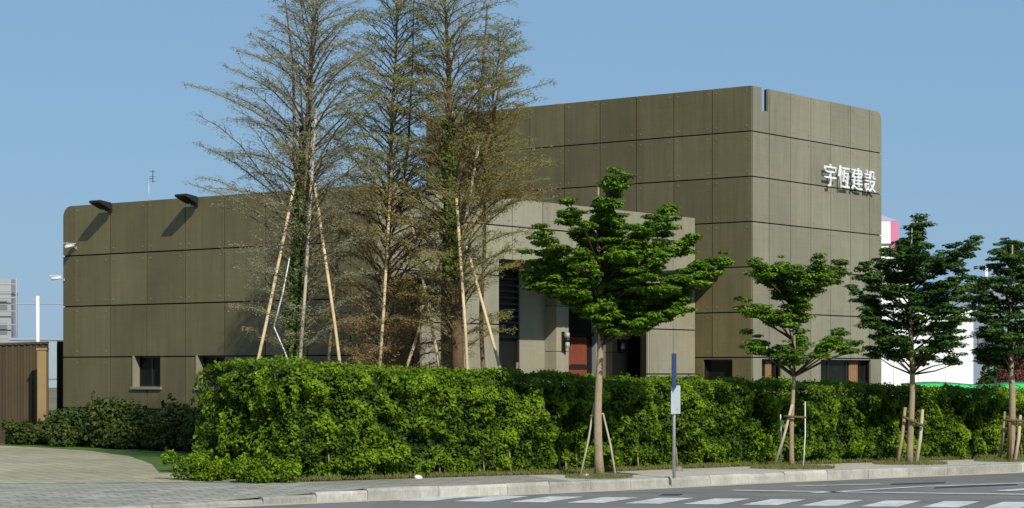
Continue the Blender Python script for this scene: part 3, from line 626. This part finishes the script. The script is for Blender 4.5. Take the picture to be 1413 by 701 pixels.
# ------------------------------------------------------------------ street trees
def street_tree(base_px, base_py, pads, label, leafm, tr0=.075, seed=0, lean=0.0, dens=620, u0=.45):
    g0 = G(base_px, base_py); Y = g0.y; s = Y / F; root = empty('street_tree', g0); tag(root, label, 'tree', 'street trees between the kerb and the hedge')
    r = random.Random(seed); bl = []; mb = MB(); topz = max(EYE + (HY - p[1]) * s for p in pads); nm = []; lb = MB()
    for (cx, cy, rx, ry) in pads:
        X = (cx - base_px) * s; Z = EYE + (HY - cy) * s; hw = rx * s
        RR = max(.5, 1.35 * (1 if len(pads) > 25 else .75)); lim = math.sqrt(max(.05, RR * RR - X * X)) if abs(X) < RR else .25
        k_n = 2
        for q in range(k_n):
            yo = r.uniform(-lim, lim) * (.85 if q else .45); nm.append((X + (0 if q == 0 else r.uniform(-.1, .1)), yo, Z + (0 if q == 0 else r.uniform(-.05, .12)), hw * (1 if q == 0 else .85), ry * s))
    zbot = min(p[2] for p in nm)
    zs = [0, zbot * .3, zbot * .7, zbot, (zbot + topz) / 2, topz - .1]
    wob = lambda z: Vector((lean * z + .025 * math.sin(z * 1.9 + seed), .02 * math.cos(z * 2.3 + seed), z))
    zl = [topz * k / 14 for k in range(15)]
    mb.tube([wob(z) for z in zl], [tr0 * (1.25 if z < .06 else 1) * (1 - .80 * (z / topz) ** 1.3) for z in zl], 10)
    for (X, yo, Z, hw, hr) in nm:
        zh = max(zbot * .88, Z - .30 - .28 * math.hypot(X, yo)); a = wob(min(zh, topz * .93)); b_ = Vector((X, yo, Z - hr * .3)); m1 = a.lerp(b_, .55) + Vector((0, 0, .05 * r.uniform(-1, 1)))
        lb.tube([a, m1, b_], [.020, .013, .005], 5)
        L_ = (b_ - a).length; dv = (b_ - a).normalized(); sv = Vector((-dv.y, dv.x, 0)); sv = sv.normalized() if sv.length > .01 else Vector((1, 0, 0))
        pb = r.uniform(-.12, .16)
        # leafy sprays: flat clumps strung along the outer branch, narrowing to the tip
        for k in range(max(5, int(L_ / .095)) if hw > .16 else 3):
            u = (u0 if hw > .16 else .9) + ((1.25 - u0) if hw > .16 else .3) * r.random()**.9; c = (a.lerp(m1, u / .55) if u < .55 else m1.lerp(b_, (u - .55) / .45) + Vector((0, 0, max(0, u - .9) * .35))); wd = hw * .75 * max(.05, 1.2 - u) * 1.3
            c = c + sv * r.uniform(-1, 1) * wd + Vector((0, 0, r.uniform(-.02, .07))); ss = r.uniform(.06, .12)
            bl.append((c.x, c.y, c.z, ss * 1.5, ss * 1.5, ss * .38, .40 + pb + r.uniform(-.15, .2)))
        nsub = max(3, int(hw / .075))
        for k in range(nsub):
            an = r.uniform(0, 6.28); q = r.random() ** .55; px_, py_ = X + q * hw * math.cos(an), yo + q * hw * .9 * math.sin(an)
            pz = Z + r.uniform(-.7, .6) * hr + q * hr * .5 * (1 if X * math.cos(an) > 0 else -.5); ss = r.uniform(.06, .15)
            bl.append((px_, py_, pz, ss * 1.6, ss * 1.4, ss * .36, .45 + pb + r.uniform(-.18, .25)))
            if r.random() < .6: lb.tube([m1.lerp(b_, .6), (px_, py_, pz - .02)], [.007, .003], 4, cap=False)
    lb.build('limb', M['limb'], root)
    mb.build('trunk', M['bark'], root)
    C, N, T = blob_leaves(bl, dens, .06, seed + 5); N = N + np.array([0, 0, 1.2])
    leaf_mesh('crown', C, N, rng.uniform(.05, .105, len(C)), rng.uniform(.028, .05, len(C)), T, leafm, root, spread=.55)
    return root
T1 = [(855, 255, 11, 9), (848, 268, 8, 5), (830, 290, 16, 9), (838, 302, 20, 8), (852, 313, 28, 9), (783, 306, 9, 5), (795, 320, 14, 6), (812, 333, 22, 8), (910, 313, 20, 6), (892, 322, 22, 7), (850, 330, 30, 9), (872, 340, 35, 9), (905, 342, 32, 9), (935, 345, 22, 6),
      (820, 350, 36, 9), (860, 358, 45, 10), (755, 352, 16, 5), (770, 365, 20, 6), (748, 372, 14, 7), (800, 372, 36, 9), (845, 378, 50, 10), (895, 372, 40, 9), (940, 384, 32, 7), (975, 378, 16, 5), (765, 388, 26, 9), (810, 395, 45, 10), (860, 400, 55, 11), (915, 402, 45, 9), (955, 396, 25, 7),
      (785, 408, 30, 8), (835, 418, 40, 9), (885, 420, 50, 10), (930, 415, 32, 8), (905, 438, 35, 8), (865, 438, 35, 9), (890, 452, 25, 7), (925, 432, 22, 7), (742, 395, 15, 8), (830, 440, 22, 8)]
T2 = [(1050, 380, 17, 4), (1072, 376, 16, 5), (1092, 382, 18, 5), (1122, 380, 18, 5), (1150, 378, 17, 5), (1062, 390, 20, 5), (1090, 396, 22, 6), (1120, 392, 22, 6), (1143, 388, 17, 5), (1078, 406, 18, 5), (1104, 410, 18, 6), (1098, 422, 12, 4),
      (1034, 429, 12, 3), (1054, 437, 15, 3), (1080, 447, 13, 4), (1106, 436, 13, 4), (1044, 478, 13, 3), (1060, 485, 18, 4), (1085, 492, 20, 5), (1106, 482, 18, 4), (1130, 487, 20, 5), (1152, 480, 17, 4), (1170, 484, 10, 3), (1098, 499, 12, 4)]
T3 = [(1272, 314, 18, 8), (1268, 332, 14, 5), (1275, 347, 28, 9), (1247, 346, 20, 7), (1262, 360, 36, 10), (1308, 351, 26, 6), (1332, 354, 12, 4), (1213, 370, 18, 6), (1240, 382, 32, 9), (1285, 374, 40, 9), (1318, 386, 26, 7), (1196, 388, 16, 6), (1228, 402, 38, 10), (1278, 406, 45, 10), (1325, 404, 26, 7),
      (1204, 416, 22, 8), (1248, 428, 50, 11), (1306, 428, 36, 9), (1222, 446, 32, 9), (1272, 452, 42, 9), (1326, 466, 24, 6), (1200, 452, 16, 7), (1242, 468, 36, 9), (1288, 476, 28, 8), (1226, 484, 12, 7), (1276, 496, 12, 8), (1318, 500, 10, 9), (1246, 488, 16, 7), (1300, 452, 24, 8)]
T4 = [(1398, 338, 18, 7), (1385, 352, 20, 7), (1412, 358, 22, 7), (1372, 368, 18, 6), (1392, 378, 30, 8), (1425, 376, 28, 8), (1350, 398, 16, 6), (1378, 396, 36, 9), (1420, 400, 40, 9), (1362, 416, 26, 8), (1400, 420, 44, 10), (1445, 418, 30, 8), (1352, 436, 20, 7), (1385, 440, 42, 10), (1430, 444, 42, 10), (1365, 460, 30, 8), (1408, 464, 44, 10), (1450, 462, 25, 8), (1376, 482, 32, 8), (1420, 486, 36, 8), (1392, 502, 24, 7), (1362, 496, 12, 6)]
street_tree(827, 659, T1, 'bright green street tree with wide layered crown before the entrance, largest and nearest', M['tree_leaf'], .074, 3, .0, 720)
street_tree(1094, 646, T2, 'smallest street tree with sparse umbrella tiers before the tower corner', M['tree_leaf'], .046, 4, .0, 480, .68)
street_tree(1257, 641, T3, 'dark dense street tree in front of the white building', M['tree_leaf_dark'], .062, 5, .0, 480)
street_tree(1395, 637, T4, 'dark dense street tree cut by the right edge of the photo', M['tree_leaf_dark'], .072, 6, .0, 440)

def support(name, gx, poles, bars, label, mats, group, Yc, rad=.022):
    root = empty(name, (gx.x, gx.y, 0)); tag(root, label, 'tree stakes', group)
    for k, (bx0, by0, dy0, tx, ty, dy1, mk) in enumerate(poles):
        s = (Yc + dy0) / F; s1 = (Yc + dy1) / F
        a = Vector(((bx0 - CX) * s - gx.x, dy0, max(-.02, EYE + (HY - by0) * s) if by0 < 600 else -.02))
        b_ = Vector(((tx - CX) * s1 - gx.x, dy1, EYE + (HY - ty) * s1)); mb = MB()
        m_ = a.lerp(b_, .5) + Vector((.02, 0, 0)); mb.tube([a, m_, b_], [q_ * (.45 if mk == 'pole_white' and rad > .025 else 1) for q_ in (rad * 1.15, rad, rad * .85)], 7); mb.build('stake', M[mk], root)
    for (x0, y0, d0, x1, y1, d1, mk) in bars:
        s = Yc / F; mb = MB(); mb.tube([((x0 - CX) * s - gx.x, d0, EYE + (HY - y0) * s), ((x1 - CX) * s - gx.x, d1, EYE + (HY - y1) * s)], rad * .8, 7); mb.build('tie_bar', M[mk], root)
    return root
gg = 'wooden stakes around the street trees'
t1 = G(827, 659); support('tree_support', t1, [(800, 661, -.05, 820, 556, .12, 'pole_grey'), (850, 655, -.05, 832, 570, .10, 'pole_grey'), (824, 655, .45, 823, 580, .12, 'bark_dark')], [(815, 574, .08, 833, 571, .08, 'pole_grey')], 'thin weathered stakes propping the large bright tree before the entrance', None, gg, t1.y, .017)
t2 = G(1094, 646); support('tree_support', t2, [(1067, 645, .05, 1093, 558, -.05, 'pole_grey'), (1077, 640, .35, 1077, 572, .25, 'pole_white'), (1108, 648, -.1, 1111, 554, .05, 'pole_white')], [(1080, 574, -.09, 1112, 576, -.09, 'bark_dark')], 'three pale stakes with a dark tie around the smallest street tree', None, gg, t2.y, .026)
t3 = G(1257, 641); support('tree_support', t3, [(1238, 643, .0, 1249, 562, .05, 'bark'), (1264, 642, -.05, 1273, 565, .05, 'pole_grey')], [(1243, 574, -.1, 1274, 588, -.08, 'bark_dark')], 'two stakes and a tilted dark tie around the tree before the white building', None, gg, t3.y, .034)
t4 = G(1395, 637); support('tree_support', t4, [(1378, 631, .2, 1387, 568, .1, 'bark'), (1400, 637, -.1, 1408, 573, .0, 'pole_grey'), (1392, 640, -.15, 1393, 582, -.1, 'bark_dark')], [(1382, 579, -.12, 1412, 581, -.12, 'bark_dark')], 'dark and pale stakes with a tie around the rightmost street tree', None, gg, t4.y, .034)
# grass tufts round the tree pits and along the hedge foot
C = []; N = []; D = []; T = []
def tuft(x, y, rx, ry, n, h):
    for _ in range(n):
        a = rnd.uniform(0, 6.28); q = rnd.random() ** .6; hh = h * rnd.uniform(.4, 1.1) * (1 - .5 * q); C.append((x + q * rx * math.cos(a), y + q * ry * math.sin(a), hh / 2 + .01)); N.append((rnd.uniform(-1, 1), -1, .3)); D.append((rnd.uniform(-.5, .5), rnd.uniform(-.4, .4), 1)); T.append(rnd.random())
for (bx0, by0, rx, ry, n) in ((827, 660, .55, .5, 900), (1094, 647, .75, .55, 1300), (1257, 641, .7, .5, 1000), (1395, 637, .7, .5, 900), (760, 655, .9, .3, 700), (1330, 634, 1.0, .3, 500)):
    p = G(bx0, by0); tuft(p.x, p.y + .1, rx, ry, n, .10)
for k in range(240):
    s = rnd.random() * 3; i = int(s); f_ = s - i; x = HF[i][0] * (1 - f_) + HF[i + 1][0] * f_; y = HF[i][1] * (1 - f_) + HF[i + 1][1] * f_; tuft(x, y - .05, .22, .12, 22, .13)
for k in range(300):
    tuft(rnd.uniform(-12, -6.4), 0, .1, .1, 0, .1)
vg = leaf_mesh('verge_grass', C, N, np.array([.09] * len(C)) * rng.uniform(.6, 1.4, len(C)), .012, np.array(T), M['dry'], spread=.3, D=D); tag(vg, 'dry green grass tufts at the hedge foot and around street trunks', 'grass', kind='stuff')
p = G(806, 640); bush('yellow_plant', p.x, p.y + .15, .14, .12, .45, M['yellow_leaf'], 'small yellow leaved plant at the foot of the nearest street tree', 'plant', None, 88, 400, .06, .5)
for k, (x, y, s, lb) in enumerate(((1022 / 2.717 + 200, 661, .07, 'pale stone lying at the foot of the hedge'), (808, 660, .07, 'pale stone beside the nearest street tree'), (733 + 203, 650, .09, 'dark stone behind the sign post'))):
    import bmesh
    me = bpy.data.meshes.new('stone'); bm = bmesh.new(); bmesh.ops.create_icosphere(bm, subdivisions=3, radius=s)
    for v in bm.verts: v.co *= 1 + .35 * noise.noise(v.co * 9 + Vector((k * 5, 0, 0))); v.co.z = max(-.02, v.co.z * .7)
    bm.to_mesh(me); bm.free(); pp = G(x, y); o = link('stone', me, M['pole_white'] if k < 2 else M['asphalt'], None, (pp.x, pp.y, .02)); tag(o, lb, 'stone')

# ------------------------------------------------------------------ conifers
def conifer(x, y, path, label, seed, zr, rad_fn, nb, elev, leafm, trunkm, tr0, tint_fn, leafn=1.0, ivy=None, tip=9.8, extra=()):
    root = empty('conifer', (x, y, 0)); tag(root, label, 'tree', 'staked conifers behind the hedge'); r = random.Random(seed)
    P3 = [Vector(p) for p in path]
    def at(z):
        for i in range(len(P3) - 1):
            if P3[i].z <= z <= P3[i + 1].z: f_ = (z - P3[i].z) / (P3[i + 1].z - P3[i].z); return P3[i].lerp(P3[i + 1], f_)
        return P3[-1].copy()
    mb = MB(); zz = [tip * k / 22 for k in range(23)]
    mb.tube([at(z) + Vector((.02 * math.sin(z * 2 + seed), .02 * math.cos(z * 1.7), 0)) for z in zz], [max(.008, tr0 * (1.3 if z < .1 else 1) * (1 - z / tip) ** .8) for z in zz], 10)
    for (pts, r0) in extra: mb.tube(pts, [r0 * (1 - .75 * k / (len(pts) - 1)) for k in range(len(pts))], 7)
    mb.build('trunk', trunkm, root)
    br = MB(); C = []; N = []; D = []; T = []; LL = []
    for k in range(nb):
        f_ = (k + r.random()) / nb; z0 = zr[0] + (zr[1] - zr[0]) * f_; az = k * 2.39996 + r.uniform(-.4, .4); rr = rad_fn(z0) * r.uniform(.7, 1.15)
        if rr < .12: continue
        el = R(elev + r.uniform(-12, 12)); p = at(z0); L = rr / math.cos(el); hd = Vector((math.cos(az), math.sin(az), 0)); pts = []; ns = 6
        cur = p.copy(); e = el + R(8)
        for q in range(ns + 1):
            pts.append(cur.copy()); cur = cur + (hd * math.cos(e) + Vector((0, 0, math.sin(e)))) * (L / ns); e -= R(7) * r.uniform(-.4, 2.2); hd = (hd + Vector((r.uniform(-.2, .2), r.uniform(-.2, .2), 0))).normalized()
        r0 = .006 + .010 * rr; br.tube(pts, [r0 * (1 - .8 * q / ns) for q in range(ns + 1)], 5, cap=False)
        tb = tint_fn(z0) + r.uniform(-.25, .25)
        ntw = int(5 + 9 * rr)
        for q in range(ntw):
            u = .18 + .82 * (q + r.random()) / ntw; i = min(ns - 1, int(u * ns)); ff = u * ns - i; b0 = pts[i].lerp(pts[i + 1], ff); bd = (pts[i + 1] - pts[i]).normalized()
            side = bd.cross(Vector((0, 0, 1))).normalized() * (1 if q % 2 else -1); tl = (.22 + .34 * rr * (1 - u)) * r.uniform(.6, 1.25)
            td = (bd * .75 + side * .75 + Vector((0, 0, r.uniform(-.15, .35)))).normalized(); b1 = b0 + td * tl; bm_ = b0.lerp(b1, .5) + Vector((0, 0, .03)); b1.z -= .03
            br.tube([b0, bm_, b1], [.0045, .0035, .002], 3, cap=False)
            nl = int(20 * leafn * tl / .3 * (.4 + u))
            for _ in range(nl):
                s_ = r.random() ** .8; c = b0.lerp(b1, s_) + Vector((r.gauss(0, .03), r.gauss(0, .03), r.gauss(0, .025) - .01)); C.append(c[:]); N.append((r.uniform(-.5, .5), -.3, 1)); dd = td + Vector((r.uniform(-.8, .8), r.uniform(-.8, .8), r.uniform(-.6, .3))); D.append(dd[:]); T.append(tb + r.gauss(0, .15)); LL.append(r.uniform(.03, .075))
    br.build('branch', M['twig'], root)
    C = np.array(C); LL = np.array(LL)
    leaf_mesh('crown', C, N, LL, LL * .26, np.array(T), leafm, root, spread=.5, D=D)
    if ivy:
        z0, z1, rr, n = ivy; Ci = []; Ni = []; Ti = []
        for _ in range(n):
            z = r.uniform(z0, z1); a = r.uniform(0, 6.28); w_ = rr * (1 - .5 * (z - z0) / (z1 - z0)) * (.75 + .6 * vnoise((z, a, seed), 2.2)); q = at(z) + Vector((math.cos(a) * w_ * r.uniform(.4, 1) - .05, math.sin(a) * w_, 0)); Ci.append(q[:]); Ni.append((math.cos(a), math.sin(a), .4)); Ti.append(.35 + .5 * vnoise((q.x, q.y, z), 4) + r.gauss(0, .15))
        leaf_mesh('ivy', np.array(Ci), Ni, .075, .05, np.array(Ti), M['ivy'], root)
    return root
def tp(px, py, Y, x, y): v = P(px, py, Y); return (v.x - x, 0, v.z)
Y1 = 38.0; x1 = (408 - CX) / F * Y1
lin = lambda pts: (lambda z: float(np.interp(z, [p[0] for p in pts], [p[1] for p in pts])))
conifer(x1, Y1, [(0, 0, 0), tp(410, 480, Y1, x1, Y1), tp(420, 250, Y1, x1, Y1), tp(430, 100, Y1, x1, Y1), tp(434, -10, Y1, x1, Y1), (.38, 0, 10.4)], 'leftmost and tallest staked conifer with ivy up its trunk before the low wing', 41, (1.9, 9.8),
        lin([(1.9, 1.0), (3.2, 1.15), (3.9, 1.55), (4.3, 1.8), (5.2, 1.6), (6.2, 1.35), (7.2, 1.05), (8.5, .6), (9.8, .15)]), 190, 40, M['conifer_pale'], M['bark_red'], .115, lambda z: .45, .9, (2.0, 6.1, .21, 6500), 10.2,
        extra=[([(.05, 0, 3.9), (-.02, .05, 5.6), (-.05, .06, 7.2), (-.22, .05, 8.6)], .045)])
Y2 = 39.4; x2 = (532 - CX) / F * Y2
conifer(x2, Y2, [(0, 0, 0), tp(536, 300, Y2, x2, Y2), tp(545, 100, Y2, x2, Y2), (.22, 0, 9.6)], 'middle staked conifer with thin brown foliage above two crossing stakes', 42, (1.2, 9.4),
        lin([(1.2, 1.5), (3.5, 1.6), (5.0, 1.4), (6.5, 1.1), (8, .85), (9.4, .3)]), 210, 34, M['conifer'], M['bark_red'], .075, lambda z: .12 + .07 * z, .95, None, 9.6,
        extra=[([(.25, .1, 4.6), (.42, .12, 6.0), (.50, .12, 7.6), (.52, .1, 8.9)], .03)])
Y3 = 38.4; x3 = (634 - CX) / F * Y3
conifer(x3, Y3, [(0, 0, 0), tp(630, 400, Y3, x3, Y3), tp(626, 250, Y3, x3, Y3), tp(616, 60, Y3, x3, Y3), (-.30, 0, 9.3)], 'rightmost staked conifer, bushy with several stems, before the tower', 43, (2.0, 9.2),
        lin([(2.5, 1.1), (3.6, 1.65), (4.6, 1.7), (5.4, 1.45), (6.6, 1.1), (7.8, .9), (9.2, .35)]), 150, 40, M['conifer'], M['bark_dark'], .13, lambda z: .60, 1.2, (3.4, 6.3, .30, 3600), 9.3,
        extra=[([(.0, .05, 4.2), (.25, .12, 5.6), (.42, .1, 7.2), (.50, .05, 8.3)], .045), ([(.0, -.05, 4.6), (.5, -.02, 5.8), (.75, .0, 7.0), (.85, 0, 7.9)], .04)])
# extra slim conifer giving the dark right-hand side of the group
Y4 = 39.0; x4 = (672 - CX) / F * Y4
conifer(x4, Y4, [(0, 0, 0), (-.1, 0, 3), (.0, 0, 6), tp(690, 60, Y4, x4, Y4)], 'slender rear conifer just right of the bushy one, with dark green tips', 44, (4.4, 8.0),
        lin([(4.4, .9), (5.5, .75), (6.8, .55), (8.0, .3)]), 70, 38, M['conifer'], M['bark_red'], .055, lambda z: .2 + .13 * (z - 4), 1.5, None, 8.1)

gs = 'long wooden stakes propping the conifers'
c1 = Vector((x1, Y1, 0)); support('conifer_support', c1, [(322, 620, -1.0, 407, 252, -.25, 'pole_wood'), (403, 640, -.7, 436, 150, -.20, 'pole_grey'), (488, 640, -1.0, 434, 252, -.25, 'pole_wood'), (440, 620, .9, 462, 380, .5, 'bark_red'), (405, 520, -.6, 378, 451, -.55, 'pole_white'), (378, 451, -.55, 400, 354, -.3, 'pole_white')], [], 'tall pale and brown stakes leaning on the leftmost conifer', None, gs, Y1, .029)
c2 = Vector((x2, Y2, 0)); support('conifer_support', c2, [(514, 640, -1.2, 541, 222, -.7, 'pole_wood'), (632, 640, -1.1, 552, 225, -.6, 'pole_wood'), (515, 620, -.5, 620, 322, -.5, 'pole_wood'), (438, 620, -.2, 470, 300, .3, 'bark_red')], [], 'three bright wooden stakes around the middle conifer, two of them crossing', None, gs, Y2, .029)
c3 = Vector((x3, Y3, 0)); support('conifer_support', c3, [(652, 640, -1.2, 630, 274, -.7, 'pole_wood'), (726, 640, -1.1, 644, 340, -.5, 'pole_wood'), (622, 400, .1, 661, 198, -.1, 'pole_grey'), (700, 620, .5, 714, 500, .4, 'bark_red')], [], 'bright wooden stakes leaning on the rightmost bushy conifer', None, gs, Y3, .029)

# ------------------------------------------------------------------ roadside sign
sp = G(930, 660); sgn = empty('sign_post', sp); tag(sgn, 'thin steel sign post with edge-on blue sign and pale plate on the pavement', 'sign')
mb = MB(); mb.tube([(0, 0, 0), (0, 0, 1.98)], .027, 10); mb.build('pole', M['steel'], sgn)
mb = MB(); mb.prism([(-.035, -.27), (.035, -.27), (.035, .27), (-.035, .27)], lambda p, q, d_: (p + q * .06, q, d_), 1.47, 2.02); mb.build('blue_board', M['blue'], sgn, bevel=.004)
mb = MB(); a_ = R(62)
pl = [(-.20, .0), (.20, .0), (.20, .46), (-.20, .46)]
mb.prism(pl, lambda p, q, d_: (p * .42 + .02 + d_ * .9, p * .90 - .02 - d_ * .4, 1.04 + q), 0, .015); mb.build('plate', M['plate'], sgn, bevel=.004)
mb = MB()
for z in (1.12, 1.42): mb.tube([(-.035, -.03, z), (.06, .0, z)], .008, 6)
mb.build('clamp', M['steel'], sgn)
